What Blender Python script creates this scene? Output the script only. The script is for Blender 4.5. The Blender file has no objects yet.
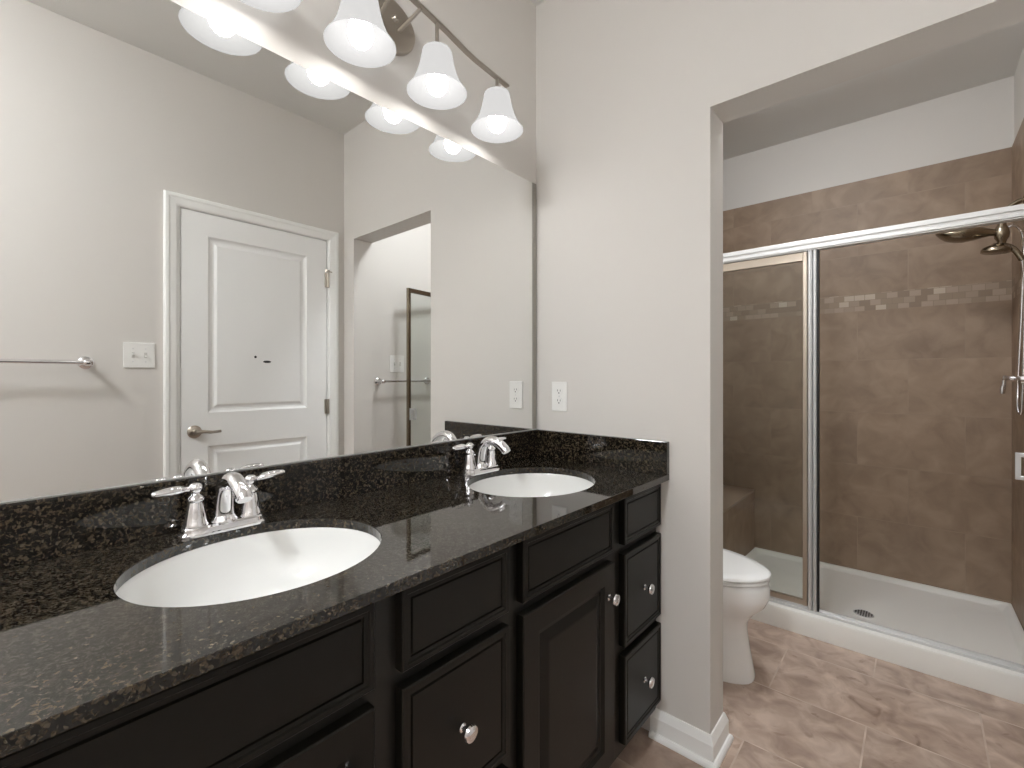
import bpy, bmesh, math, random
from mathutils import Vector, Matrix
random.seed(7)
PI = math.pi
SC = bpy.context.scene
COL = SC.collection

# ------------------------------------------------------------------ camera
cam_d = bpy.data.cameras.new('camera')
cam = bpy.data.objects.new('camera', cam_d)
COL.objects.link(cam)
SC.camera = cam
cam_d.sensor_fit = 'HORIZONTAL'
cam_d.sensor_width = 36.0
cam_d.lens = 464.06 / 1024 * 36.0
cam_d.shift_y = -7.5 / 1024
cam_d.clip_start = 0.02
cam.location = (1.1818, 0.0, 1.2123)
cam.rotation_euler = (PI / 2, 0, 0.7185)

# ------------------------------------------------------------------ world, exposure
w = bpy.data.worlds.new('world')
SC.world = w
w.use_nodes = True
w.node_tree.nodes['Background'].inputs[0].default_value = (0.8, 0.85, 1, 1)
w.node_tree.nodes['Background'].inputs[1].default_value = 0.0
SC.view_settings.view_transform = 'Standard'
SC.view_settings.look = 'None'
SC.view_settings.gamma = 1.0
SC.view_settings.use_curve_mapping = False
SC.view_settings.exposure = 1.88
try:
    SC.cycles.max_bounces = 12
    SC.cycles.diffuse_bounces = 7
    SC.cycles.glossy_bounces = 6
    SC.cycles.transparent_max_bounces = 12
    SC.cycles.sample_clamp_indirect = 6.0
    SC.cycles.use_denoising = True
    SC.cycles.caustics_reflective = True
except Exception:
    pass
BULB_POWER = 5.6
SHADE_POWER = 0.8
FILL_MAIN = 38.0
DOME_BATH = 20.0

# ------------------------------------------------------------------ room sizes (metres)
D = 1.5025          # end wall
DT = 0.126          # its thickness
W = 1.549           # right wall
CEIL = 2.735
OX0, OX1, OZ = 0.6927, 1.432, 2.057   # opening
YB = 3.441          # back wall of the shower
YR = -1.25          # wall behind the camera
YC = 2.5356         # front of shower curb
YG = 2.5856         # plane of the shower glass
TILE_TOP = 2.374

# ------------------------------------------------------------------ materials
def srgb(r, g, b):
    f = lambda c: ((c / 255) / 12.92) if c / 255 <= 0.04045 else (((c / 255) + 0.055) / 1.055) ** 2.4
    return (f(r), f(g), f(b), 1)

def new_mat(name):
    m = bpy.data.materials.new(name)
    m.use_nodes = True
    nt = m.node_tree
    return m, nt, nt.nodes['Principled BSDF']

def plain(name, col, rough=0.5, metal=0.0, ior=1.5, bump=0.0, bscale=60, coat=0.0, var=0.0):
    m, nt, b = new_mat(name)
    b.inputs['Base Color'].default_value = (*col[:3], 1)
    b.inputs['Roughness'].default_value = rough
    b.inputs['Metallic'].default_value = metal
    b.inputs['IOR'].default_value = ior
    b.inputs['Coat Weight'].default_value = coat
    geo = nt.nodes.new('ShaderNodeNewGeometry')
    n = nt.nodes.new('ShaderNodeTexNoise')
    n.inputs['Scale'].default_value = bscale
    n.inputs['Detail'].default_value = 4
    nt.links.new(geo.outputs['Position'], n.inputs['Vector'])
    if bump:
        bp = nt.nodes.new('ShaderNodeBump')
        bp.inputs['Strength'].default_value = bump
        bp.inputs['Distance'].default_value = 0.002
        nt.links.new(n.outputs[0], bp.inputs['Height'])
        nt.links.new(bp.outputs[0], b.inputs['Normal'])
    if var:
        mx = nt.nodes.new('ShaderNodeMix'); mx.data_type = 'RGBA'
        mx.inputs[6].default_value = (*[c * (1 - var) for c in col[:3]], 1)
        mx.inputs[7].default_value = (*[min(1, c * (1 + var)) for c in col[:3]], 1)
        nt.links.new(n.outputs[0], mx.inputs[0])
        nt.links.new(mx.outputs[2], b.inputs['Base Color'])
    return m

def emit(name, col, strength, base=(0.8, 0.8, 0.8)):
    m, nt, b = new_mat(name)
    b.inputs['Base Color'].default_value = (*base, 1)
    b.inputs['Roughness'].default_value = 0.35
    b.inputs['Emission Color'].default_value = (*col, 1)
    b.inputs['Emission Strength'].default_value = strength
    return m

def shade_glass():
    m, nt, b = new_mat('frosted_shade_glass')
    b.inputs['Base Color'].default_value = (0.05, 0.05, 0.05, 1)
    b.inputs['Roughness'].default_value = 0.5
    b.inputs['Specular IOR Level'].default_value = 0.15
    b.inputs['Emission Color'].default_value = (1, 0.985, 0.97, 1)
    b.inputs['Emission Strength'].default_value = SHADE_POWER * 0.35
    tr = nt.nodes.new('ShaderNodeBsdfTranslucent')
    tr.inputs['Color'].default_value = (0.06, 0.06, 0.06, 1)
    mx = nt.nodes.new('ShaderNodeMixShader')
    mx.inputs[0].default_value = 0.35
    out = nt.nodes['Material Output']
    nt.links.new(b.outputs[0], mx.inputs[1])
    nt.links.new(tr.outputs[0], mx.inputs[2])
    nt.links.new(mx.outputs[0], out.inputs['Surface'])
    return m

def pane_glass():
    m, nt, b = new_mat('clear_shower_glass')
    nt.nodes.remove(b)
    out = nt.nodes['Material Output']
    tr = nt.nodes.new('ShaderNodeBsdfTransparent'); tr.inputs['Color'].default_value = (0.95, 0.965, 0.955, 1)
    gl = nt.nodes.new('ShaderNodeBsdfGlossy'); gl.inputs['Roughness'].default_value = 0.02
    fr = nt.nodes.new('ShaderNodeFresnel'); fr.inputs['IOR'].default_value = 1.45
    mx = nt.nodes.new('ShaderNodeMixShader')
    ge = nt.nodes.new('ShaderNodeNewGeometry'); iv = nt.nodes.new('ShaderNodeMath'); iv.operation = 'SUBTRACT'; iv.inputs[0].default_value = 1
    mu = nt.nodes.new('ShaderNodeMath'); mu.operation = 'MULTIPLY'
    nt.links.new(ge.outputs['Backfacing'], iv.inputs[1]); nt.links.new(iv.outputs[0], mu.inputs[0]); nt.links.new(fr.outputs[0], mu.inputs[1])
    nt.links.new(mu.outputs[0], mx.inputs[0]); nt.links.new(tr.outputs[0], mx.inputs[1]); nt.links.new(gl.outputs[0], mx.inputs[2])
    nt.links.new(mx.outputs[0], out.inputs['Surface'])
    return m

def granite():
    m, nt, b = new_mat('dark_speckled_granite')
    geo = nt.nodes.new('ShaderNodeNewGeometry')
    L = nt.links.new
    def noise(scale, detail=3, dist=0.0):
        n = nt.nodes.new('ShaderNodeTexNoise'); n.inputs['Scale'].default_value = scale
        n.inputs['Detail'].default_value = detail; n.inputs['Distortion'].default_value = dist
        L(geo.outputs['Position'], n.inputs['Vector']); return n.outputs[0]
    def ramp(sock, stops):
        r = nt.nodes.new('ShaderNodeValToRGB'); e = r.color_ramp.elements
        e[0].position, e[0].color = stops[0]; e[1].position, e[1].color = stops[-1]
        for p, c in stops[1:-1]:
            x = e.new(p); x.color = c
        L(sock, r.inputs[0]); return r.outputs[0]
    def mix(fac, a, c):
        x = nt.nodes.new('ShaderNodeMix'); x.data_type = 'RGBA'
        L(fac, x.inputs[0])
        if isinstance(a, tuple): x.inputs[6].default_value = a
        else: L(a, x.inputs[6])
        if isinstance(c, tuple): x.inputs[7].default_value = c
        else: L(c, x.inputs[7])
        return x.outputs[2]
    base = ramp(noise(95, 6, 1.0), [(0.38, srgb(5, 4, 4)), (0.47, srgb(12, 10, 8)), (0.56, srgb(34, 28, 21)), (0.68, srgb(62, 51, 39))])
    f1 = ramp(noise(165, 4, 0.8), [(0.52, (0, 0, 0, 1)), (0.63, (1, 1, 1, 1))])
    c1 = mix(f1, base, srgb(78, 68, 53))
    f0 = ramp(noise(120, 3, 0.5), [(0.36, (1, 1, 1, 1)), (0.42, (0, 0, 0, 1))])
    c2 = mix(f0, c1, srgb(5, 5, 4))
    vo = nt.nodes.new('ShaderNodeTexVoronoi'); vo.inputs['Scale'].default_value = 230; vo.inputs['Randomness'].default_value = 1
    L(geo.outputs['Position'], vo.inputs['Vector'])
    sep = nt.nodes.new('ShaderNodeSeparateColor'); L(vo.outputs['Color'], sep.inputs[0])
    f3 = ramp(sep.outputs[2], [(0.965, (0, 0, 0, 1)), (0.985, (1, 1, 1, 1))])
    c3 = mix(f3, c2, srgb(86, 78, 66))
    L(c3, b.inputs['Base Color'])
    b.inputs['Roughness'].default_value = 0.045
    b.inputs['IOR'].default_value = 1.62
    return m

def tile_material(name, plane, tw, th, off, c_lo, c_mid, c_hi, grout, grout_w, band=False, rough=0.35, shift=(0, 0), vein=None, gfac=0.6, bscale=6.0):
    """plane: which world axes run along and up the tiles"""
    m, nt, b = new_mat(name)
    L = nt.links.new
    geo = nt.nodes.new('ShaderNodeNewGeometry')
    sp = nt.nodes.new('ShaderNodeSeparateXYZ'); L(geo.outputs['Position'], sp.inputs[0])
    cb = nt.nodes.new('ShaderNodeCombineXYZ')
    for k, ax in enumerate(plane):
        ad = nt.nodes.new('ShaderNodeMath'); ad.operation = 'ADD'; ad.inputs[1].default_value = shift[k] + 20 * (tw if k == 0 else th)
        L(sp.outputs[ax], ad.inputs[0]); L(ad.outputs[0], cb.inputs[k])
    def brick(bw, bh, mort, offset):
        br = nt.nodes.new('ShaderNodeTexBrick'); br.offset = offset; br.offset_frequency = 2
        br.inputs['Scale'].default_value = 1; br.inputs['Brick Width'].default_value = bw; br.inputs['Row Height'].default_value = bh
        br.inputs['Mortar Size'].default_value = mort; br.inputs['Mortar Smooth'].default_value = 0.1
        br.inputs['Color1'].default_value = (0, 0, 0, 1); br.inputs['Color2'].default_value = (1, 1, 1, 1); br.inputs['Mortar'].default_value = (0.5, 0.5, 0.5, 1)
        L(cb.outputs[0], br.inputs['Vector']); return br
    br = brick(tw, th, grout_w, off)
    def noise(scale, detail, dist=0.0):
        n = nt.nodes.new('ShaderNodeTexNoise'); n.inputs['Scale'].default_value = scale; n.inputs['Detail'].default_value = detail
        n.inputs['Distortion'].default_value = dist
        # shift the pattern from tile to tile
        ad = nt.nodes.new('ShaderNodeVectorMath'); ad.operation = 'MULTIPLY_ADD'
        L(br.outputs['Color'], ad.inputs[0]); ad.inputs[1].default_value = (3.1, 2.3, 4.7)
        L(geo.outputs['Position'], ad.inputs[2]); L(ad.outputs[0], n.inputs['Vector']); return n.outputs[0]
    n1 = noise(bscale, 8, 0.6)
    r = nt.nodes.new('ShaderNodeValToRGB'); e = r.color_ramp.elements
    e[0].position = 0.3; e[0].color = c_lo; e[1].position = 0.7; e[1].color = c_hi
    x = e.new(0.5); x.color = c_mid
    L(n1, r.inputs[0])
    col = r.outputs[0]
    def mix(fac, a, c, mode='MIX'):
        q = nt.nodes.new('ShaderNodeMix'); q.data_type = 'RGBA'; q.blend_type = mode
        if isinstance(fac, float): q.inputs[0].default_value = fac
        else: L(fac, q.inputs[0])
        for s, v in ((6, a), (7, c)):
            if isinstance(v, tuple): q.inputs[s].default_value = v
            else: L(v, q.inputs[s])
        return q.outputs[2]
    # tile to tile tone
    tr = nt.nodes.new('ShaderNodeMapRange'); tr.inputs[3].default_value = 0.93; tr.inputs[4].default_value = 1.06
    sc = nt.nodes.new('ShaderNodeSeparateColor'); L(br.outputs['Color'], sc.inputs[0]); L(sc.outputs[0], tr.inputs[0])
    gr = nt.nodes.new('ShaderNodeCombineColor')
    for k in range(3): L(tr.outputs[0], gr.inputs[k])
    col = mix(1.0, col, gr.outputs[0], 'MULTIPLY')
    if vein:
        n2 = noise(9.0, 7, 1.6)
        v = nt.nodes.new('ShaderNodeValToRGB'); e = v.color_ramp.elements
        e[0].position = 0.63; e[0].color = (0, 0, 0, 1); e[1].position = 0.74; e[1].color = (1, 1, 1, 1)
        L(n2, v.inputs[0])
        vf = nt.nodes.new('ShaderNodeMath'); vf.operation = 'MULTIPLY'; vf.inputs[1].default_value = 0.75
        L(v.outputs[0], vf.inputs[0])
        col = mix(vf.outputs[0], col, vein)
    gm = nt.nodes.new('ShaderNodeMath'); gm.operation = 'MULTIPLY'; gm.inputs[1].default_value = gfac
    L(br.outputs['Fac'], gm.inputs[0])
    col = mix(gm.outputs[0], col, grout)
    if band:
        z0, z1, s = 1.600, 1.700, 0.05
        b2 = brick(0.05, 0.0333, 0.0012, 0.5)
        s2 = nt.nodes.new('ShaderNodeSeparateColor'); L(b2.outputs['Color'], s2.inputs[0])
        rr = nt.nodes.new('ShaderNodeValToRGB'); rr.color_ramp.interpolation = 'CONSTANT'; e = rr.color_ramp.elements
        e[0].position = 0; e[0].color = srgb(150, 131, 112); e[1].position = 0.25; e[1].color = srgb(168, 148, 130)
        for p, c in ((0.5, srgb(140, 121, 103)), (0.72, srgb(160, 141, 123)), (0.92, srgb(188, 172, 154))):
            y = e.new(p); y.color = c
        L(s2.outputs[0], rr.inputs[0])
        bc = mix(b2.outputs['Fac'], rr.outputs[0], srgb(140, 122, 104))
        a1 = nt.nodes.new('ShaderNodeMath'); a1.operation = 'GREATER_THAN'; a1.inputs[1].default_value = z0; L(sp.outputs[2], a1.inputs[0])
        a2 = nt.nodes.new('ShaderNodeMath'); a2.operation = 'LESS_THAN'; a2.inputs[1].default_value = z1; L(sp.outputs[2], a2.inputs[0])
        a3 = nt.nodes.new('ShaderNodeMath'); a3.operation = 'MULTIPLY'; L(a1.outputs[0], a3.inputs[0]); L(a2.outputs[0], a3.inputs[1])
        col = mix(a3.outputs[0], col, bc)
    L(col, b.inputs['Base Color'])
    b.inputs['Roughness'].default_value = rough
    bp = nt.nodes.new('ShaderNodeBump'); bp.inputs['Strength'].default_value = 0.35; bp.inputs['Distance'].default_value = 0.0015; bp.invert = True
    L(br.outputs['Fac'], bp.inputs['Height']); L(bp.outputs[0], b.inputs['Normal'])
    return m

PAINT = plain('greige_wall_paint', srgb(217, 213, 208), 0.75, bump=0.06, bscale=350)
CEILP = plain('ceiling_paint', srgb(220, 219, 216), 0.9, bump=0.06, bscale=300)
TRIM = plain('white_trim_paint', srgb(247, 247, 245), 0.35)
DOORP = plain('white_door_paint', srgb(247, 247, 246), 0.4)
ESP = plain('espresso_cabinet_finish', srgb(21, 19, 14), 0.34, ior=1.36, bump=0.03, bscale=90, var=0.15)
ESPD = plain('espresso_cabinet_frame', srgb(25, 23, 18), 0.4, var=0.15)
CHROME = plain('polished_chrome', (0.86, 0.85, 0.87), 0.06, 1.0)
NICKEL = plain('brushed_nickel', srgb(178, 170, 160), 0.28, 1.0, bump=0.03, bscale=500)
SATIN = plain('satin_aluminium', srgb(222, 222, 222), 0.36, 0.62)
CHAMP = plain('warm_aluminium', srgb(200, 188, 174), 0.35, 1.0)
HEADM = plain('shower_brushed_nickel', srgb(150, 138, 120), 0.25, 1.0)
PORC = plain('white_porcelain', srgb(236, 236, 234), 0.12, coat=0.5)
PORC2 = plain('grey_white_porcelain', srgb(248, 248, 247), 0.15)
ACRY = plain('white_shower_pan_acrylic', srgb(238, 236, 231), 0.3, bump=0.05, bscale=200)
PLAST = plain('white_plastic', srgb(240, 239, 236), 0.3)
DARK = plain('dark_slot', srgb(30, 29, 28), 0.5)
BLACK = plain('black_rubber', srgb(14, 14, 14), 0.5)
MIRR = plain('mirror_silver', (0.90, 0.905, 0.895), 0.0, 1.0)
GRAN = granite()
SHADE = shade_glass()
BULB = emit('glowing_bulb', (1.0, 0.985, 0.97), BULB_POWER)
FILL_DOME = emit('added_fill_dome_main', (0.92, 0.96, 1.0), FILL_MAIN)
DOME2 = emit('frosted_dome_bath', (0.92, 0.96, 1.0), DOME_BATH)
GLASS = pane_glass()
tc = (srgb(136, 115, 96), srgb(149, 127, 107), srgb(162, 140, 119))
TILE_XZ = tile_material('wall_tile_back', (0, 2), 0.46, 0.31, 0.5, *tc, srgb(165, 147, 130), 0.0018, band=True, shift=(-0.221, -0.07), gfac=0.28, bscale=9.0, rough=0.5)
TILE_YZ = tile_material('wall_tile_side', (1, 2), 0.46, 0.31, 0.5, *tc, srgb(165, 147, 130), 0.0018, band=True, shift=(-0.1, -0.07), gfac=0.28, bscale=9.0, rough=0.5)
FLOORT = tile_material('floor_tile', (0, 1), 0.605, 0.345, 0.5, srgb(152, 130, 116), srgb(180, 158, 143), srgb(206, 186, 171),
                       srgb(218, 204, 190), 0.0028, rough=0.33, shift=(-0.745, -2.365), vein=srgb(128, 102, 86), gfac=0.4, bscale=11.0)

# ------------------------------------------------------------------ mesh helpers
def tag(o, label=None, cat=None, group=None, kind=None):
    if label: o['label'] = label
    if cat: o['category'] = cat
    if group: o['group'] = group
    if kind: o['kind'] = kind
    return o

def empty(name, loc=(0, 0, 0), label=None, cat=None, group=None, kind=None):
    o = bpy.data.objects.new(name, None)
    o.empty_display_size = 0.05
    COL.objects.link(o)
    o.location = loc
    return tag(o, label, cat, group, kind)

def wloc(o):
    v = Vector((0, 0, 0))
    while o is not None:
        v += Vector(o.location); o = o.parent
    return v

class MB:
    def __init__(s): s.bm = bmesh.new()
    def box(s, x0, x1, y0, y1, z0, z1, bev=0.0, seg=2):
        b = bmesh.new()
        v = [b.verts.new((x, y, z)) for x in (x0, x1) for y in (y0, y1) for z in (z0, z1)]
        for f in ((0, 1, 3, 2), (4, 6, 7, 5), (0, 4, 5, 1), (2, 3, 7, 6), (0, 2, 6, 4), (1, 5, 7, 3)):
            b.faces.new([v[i] for i in f])
        if bev:
            bmesh.ops.bevel(b, geom=b.edges[:], offset=bev, segments=seg, affect='EDGES', profile=0.5)
        s.merge(b); return s
    def merge(s, b, M=None):
        if M is not None: bmesh.ops.transform(b, matrix=M, verts=b.verts)
        me = bpy.data.meshes.new('tmp'); b.to_mesh(me); b.free(); s.bm.from_mesh(me); bpy.data.meshes.remove(me); return s
    def loft(s, rings, cap0=True, cap1=True, closed=False):
        R = [[s.bm.verts.new(p) for p in r] for r in rings]
        n = len(R[0])
        for a, b in (zip(R, R[1:] + R[:1]) if closed else zip(R, R[1:])):
            for i in range(n):
                j = (i + 1) % n
                s.bm.faces.new((a[i], a[j], b[j], b[i]))
        if not closed:
            if cap0: s.bm.faces.new(R[0][::-1])
            if cap1: s.bm.faces.new(R[-1])
        return s
    def lathe(s, prof, c, axis=(0, 0, 1), seg=32, caps=True, closed=False):
        """prof: (radius, height along axis) from point c"""
        ax = Vector(axis).normalized(); c = Vector(c)
        u = ax.orthogonal().normalized(); v = ax.cross(u)
        rings = [[tuple(c + ax * h + (u * math.cos(2 * PI * i / seg) + v * math.sin(2 * PI * i / seg)) * max(r, 1e-5)) for i in range(seg)] for r, h in prof]
        return s.loft(rings, caps, caps, closed)
    def cyl(s, p0, p1, r0, r1=None, seg=20):
        r1 = r0 if r1 is None else r1
        p0 = Vector(p0); p1 = Vector(p1)
        return s.lathe([(r0, 0), (r1, (p1 - p0).length)], p0, p1 - p0, seg)
    def tube(s, pts, rad, seg=14, flat=1.0, flat_axis=None):
        """tube through pts; rad number or list"""
        P = [Vector(p) for p in pts]
        if not isinstance(rad, (list, tuple)): rad = [rad] * len(P)
        rings = []; u = None
        for i, p in enumerate(P):
            t = (P[min(i + 1, len(P) - 1)] - P[max(i - 1, 0)]).normalized()
            if u is None:
                u = Vector(flat_axis) if flat_axis else t.orthogonal()
            u = (u - t * u.dot(t)).normalized()
            v = t.cross(u)
            rings.append([tuple(p + (u * math.cos(2 * PI * k / seg) + v * math.sin(2 * PI * k / seg) * flat) * rad[i]) for k in range(seg)])
        return s.loft(rings)
    def ball(s, c, r, sx=1, sy=1, sz=1, seg=20):
        b = bmesh.new(); bmesh.ops.create_uvsphere(b, u_segments=seg, v_segments=seg // 2 + 2, radius=r)
        return s.merge(b, Matrix.Translation(c) @ Matrix.Diagonal((sx, sy, sz, 1)))
    def build(s, name, mat, parent=None, smooth=False, angle=40, kind=None, label=None, local=False, bevel=0.0):
        bmesh.ops.remove_doubles(s.bm, verts=s.bm.verts, dist=1e-6)
        bmesh.ops.recalc_face_normals(s.bm, faces=s.bm.faces)
        if parent is not None and not local:
            bmesh.ops.translate(s.bm, vec=-wloc(parent), verts=s.bm.verts)
        me = bpy.data.meshes.new(name)
        s.bm.to_mesh(me); s.bm.free()
        mats = mat if isinstance(mat, (list, tuple)) else [mat]
        for m in mats: me.materials.append(m)
        if smooth:
            for p in me.polygons: p.use_smooth = True
            try: me.set_sharp_from_angle(angle=math.radians(angle))
            except Exception: pass
        o = bpy.data.objects.new(name, me)
        COL.objects.link(o)
        if parent is not None: o.parent = parent
        if bevel:
            md = o.modifiers.new('bevel', 'BEVEL'); md.width = bevel; md.segments = 2; md.limit_method = 'ANGLE'
        return tag(o, label, None, None, kind)

def spline(pts, n=8):
    P = [Vector(p) for p in pts]; out = []
    for i in range(len(P) - 1):
        p0 = P[max(i - 1, 0)]; p1 = P[i]; p2 = P[i + 1]; p3 = P[min(i + 2, len(P) - 1)]
        for k in range(n):
            t = k / n
            out.append(0.5 * ((2 * p1) + (p2 - p0) * t + (2 * p0 - 5 * p1 + 4 * p2 - p3) * t * t + (3 * p1 - p0 - 3 * p2 + p3) * t ** 3))
    out.append(P[-1]); return out

def panel_board(mb, u0, u1, v0, v1, thick, M, panels, edge=0.003):
    """a board in (u, v) with its face at w=0 pointing +w; panels: (u0, u1, v0, v1, [(inset, depth), ...])"""
    b = bmesh.new()
    us = sorted({u0 + edge, u1 - edge} | {p[0] for p in panels} | {p[1] for p in panels})
    vs = sorted({v0 + edge, v1 - edge} | {p[2] for p in panels} | {p[3] for p in panels})
    def V(u, v, w_): return b.verts.new((u, v, w_))
    for i in range(len(us) - 1):
        for j in range(len(vs) - 1):
            cu = (us[i] + us[i + 1]) / 2; cv = (vs[j] + vs[j + 1]) / 2
            if any(p[0] < cu < p[1] and p[2] < cv < p[3] for p in panels): continue
            b.faces.new([V(us[i], vs[j], 0), V(us[i + 1], vs[j], 0), V(us[i + 1], vs[j + 1], 0), V(us[i], vs[j + 1], 0)])
    def rect(a0, a1, c0, c1, w_): return [V(a0, c0, w_), V(a1, c0, w_), V(a1, c1, w_), V(a0, c1, w_)]
    def bridge(A, B):
        for k in range(4): b.faces.new((A[k], A[(k + 1) % 4], B[(k + 1) % 4], B[k]))
    for (a0, a1, c0, c1, rings) in panels:
        R = [rect(a0 + i, a1 - i, c0 + i, c1 - i, d) for i, d in [(0, 0)] + rings]
        for A, B in zip(R, R[1:]): bridge(A, B)
        b.faces.new(R[-1])
    R = [rect(u0 + edge, u1 - edge, v0 + edge, v1 - edge, 0), rect(u0, u1, v0, v1, -edge), rect(u0, u1, v0, v1, -thick)]
    bridge(R[0], R[1]); bridge(R[1], R[2]); b.faces.new(R[2])
    bmesh.ops.remove_doubles(b, verts=b.verts, dist=1e-6)
    mb.merge(b, M)
    return mb

# u -> +y, v -> +z, w -> +x  (cabinet fronts)
def M_px(x): return Matrix(((0, 0, 1, x), (1, 0, 0, 0), (0, 1, 0, 0), (0, 0, 0, 1)))
# u -> +y, v -> +z, w -> -x  (on the right wall)
def M_mx(x): return Matrix(((0, 0, -1, x), (1, 0, 0, 0), (0, 1, 0, 0), (0, 0, 0, 1)))
# u -> +x, v -> +z, w -> -y  (on the end wall)
def M_my(y): return Matrix(((1, 0, 0, 0), (0, 0, -1, y), (0, 1, 0, 0), (0, 0, 0, 1)))

def extrude_path(mb, path, prof, side=1):
    """sweep profile (out, z) along an xy polyline, mitred; out is to the right of travel * side"""
    P = [Vector((p[0], p[1])) for p in path]
    rings = []
    for i, p in enumerate(P):
        def nrm(a, c):
            d = (c - a).normalized(); return Vector((d.y, -d.x)) * side
        if i == 0: n = nrm(P[0], P[1]); k = 1
        elif i == len(P) - 1: n = nrm(P[-2], P[-1]); k = 1
        else:
            n1 = nrm(P[i - 1], p); n2 = nrm(p, P[i + 1]); n = (n1 + n2).normalized(); k = 1 / max(0.3, n.dot(n1))
        rings.append([(p.x + n.x * k * o, p.y + n.y * k * o, z) for o, z in prof])
    mb.loft(rings)
    return mb

def copy_tree(o, parent=None):
    c = o.copy(); COL.objects.link(c)
    if parent is not None: c.parent = parent
    for ch in [x for x in bpy.data.objects if x.parent == o]:
        copy_tree(ch, c)
    return c

# ------------------------------------------------------------------ the room
T = 0.12
MB().box(-T, W + T, YR - T, YB + T, -0.1, 0).build('floor', FLOORT, kind='structure')
MB().box(-T, W + T, YR - T, YB + T, CEIL, CEIL + 0.1).build('ceiling', CEILP, kind='structure')
MB().box(-T, 0, YR - T, YB + T, 0, CEIL).build('wall_left', PAINT, kind='structure')
MB().box(-T, W + T, YR - T, YR, 0, CEIL).build('wall_rear', PAINT, kind='structure')
MB().box(-T, W + T, YB, YB + T, 0, CEIL).build('wall_back', PAINT, kind='structure')
# end wall with the opening
m = MB()
m.box(0, OX0, D, D + DT, 0, CEIL); m.box(OX1, W, D, D + DT, 0, CEIL); m.box(OX0, OX1, D, D + DT, OZ, CEIL)
m.build('wall_end', PAINT, kind='structure')
# right wall with the doorway
DY0, DY1, DZ = 0.640, 1.394, 2.043
m = MB()
m.box(W, W + T, YR - T, DY0 - 0.012, 0, CEIL); m.box(W, W + T, DY1 + 0.012, YB + T, 0, CEIL); m.box(W, W + T, DY0 - 0.012, DY1 + 0.012, DZ + 0.012, CEIL)
m.build('wall_right', PAINT, kind='structure')
# short wing wall hiding the end of the shower bench
m = MB(); m.box(0, 0.352, YC + 0.004, YC + 0.105, 0, CEIL); m.build('wall_wing', PAINT, kind='structure')
# tile cladding in the shower
m = MB(); m.box(0.0, W, YB - 0.009, YB, 0.02, TILE_TOP); m.build('trim_1', TILE_XZ, kind='structure')
m = MB(); m.box(W - 0.009, W, YC + 0.004, YB - 0.0095, 0.02, TILE_TOP); m.build('trim_2', TILE_YZ, kind='structure')
m = MB(); m.box(0, 0.009, YC + 0.106, YB - 0.0095, 0.02, TILE_TOP); m.build('trim_3', TILE_YZ, kind='structure')
m = MB(); m.box(0.0095, 0.352, YC + 0.106, YC + 0.114, 0.02, TILE_TOP); m.build('trim_4', TILE_XZ, kind='structure')

# baseboards: flat face, sloped cap, quarter-round shoe
BP = [(0, 0), (0.026, 0), (0.026, 0.006), (0.0235, 0.013), (0.019, 0.018), (0.014, 0.019), (0.014, 0.066), (0.012, 0.071), (0.006, 0.088), (0.004, 0.092), (0, 0.092)]
def base(name, path, side): extrude_path(MB(), path, BP, side).build(name, TRIM, kind='structure')
base('baseboard_end', [(0.500, D), (OX0, D), (OX0, D + DT), (0.001, D + DT)], 1)
base('baseboard_end_far', [(W - 0.03, D), (OX1, D), (OX1, D + DT), (W - 0.03, D + DT)], -1)
base('baseboard_right', [(W, YR + 0.001), (W, 0.574)], -1)
base('baseboard_right_corner', [(W, 1.467), (W, D - 0.001)], -1)
base('baseboard_right_far', [(W, D + DT + 0.001), (W, YC - 0.003)], -1)
base('baseboard_left', [(0, YR + 0.03), (0, -0.03)], 1)
base('baseboard_left_far', [(0, D + DT + 0.03), (0, YC)], 1)
base('baseboard_rear', [(0.03, YR), (W - 0.03, YR)], -1)

# door in the right wall
door = empty('door_1', (W, (DY0 + DY1) / 2, 0), kind='structure')
oR = [(0.004, -0.004), (0.010, -0.0085), (0.020, -0.0105), (0.030, -0.009), (0.040, -0.0035), (0.044, -0.003)]
m = MB()
panel_board(m, DY0 + 0.003, DY1 - 0.003, 0.008, DZ - 0.003, 0.035, M_mx(W + 0.002), [
    (0.760, 1.268, 1.028, 1.925, oR), (0.760, 1.268, 0.22, 0.858, oR)])
m.build('door_slab', DOORP, door)
m = MB()  # jamb
m.box(W + 0.0, W + T, DY0 - 0.0115, DY0, 0, DZ + 0.011); m.box(W + 0.0, W + T, DY1, DY1 + 0.0115, 0, DZ + 0.011); m.box(W + 0.0, W + T, DY0, DY1, DZ, DZ + 0.011)
m.build('door_jamb', TRIM, door)
cas = [(0.0, 0), (0.0, 0.010), (0.006, 0.0155), (0.018, 0.0165), (0.026, 0.0125), (0.050, 0.0095), (0.058, 0.006), (0.060, 0.0)]
# profile goes (distance from outer edge, projection)
def casing(parent):
    m = MB()
    y0, y1, z1 = DY0 - 0.067, DY1 + 0.067, DZ + 0.062
    rings = []
    for (cy, cz, sy, sz) in ((y0, 0.0, 1, 0), (y0, z1, 1, -1), (y1, z1, -1, -1), (y1, 0.0, -1, 0)):
        rings.append([(W - pr, cy + sy * dd, cz + sz * dd) for dd, pr in cas])
    m.loft(rings)
    return m.build('door_casing', TRIM, parent)
casing(door)
hz = 0.936
m = MB()
m.lathe([(0.0, 0), (0.031, 0.0), (0.032, 0.005), (0.027, 0.010), (0.014, 0.013), (0.011, 0.045), (0.0, 0.047)], (W + 0.002, 0.700, hz), (-1, 0, 0), 28)
m.tube(spline([(W - 0.041, 0.698, hz), (W - 0.046, 0.725, hz + 0.002), (W - 0.044, 0.765, hz - 0.003), (W - 0.040, 0.806, hz - 0.002)]), [0.0105] * 8 + [0.009] * 8 + [0.0075] * 9, 14, 0.7)
m.build('door_handle', NICKEL, door, smooth=True)
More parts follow.
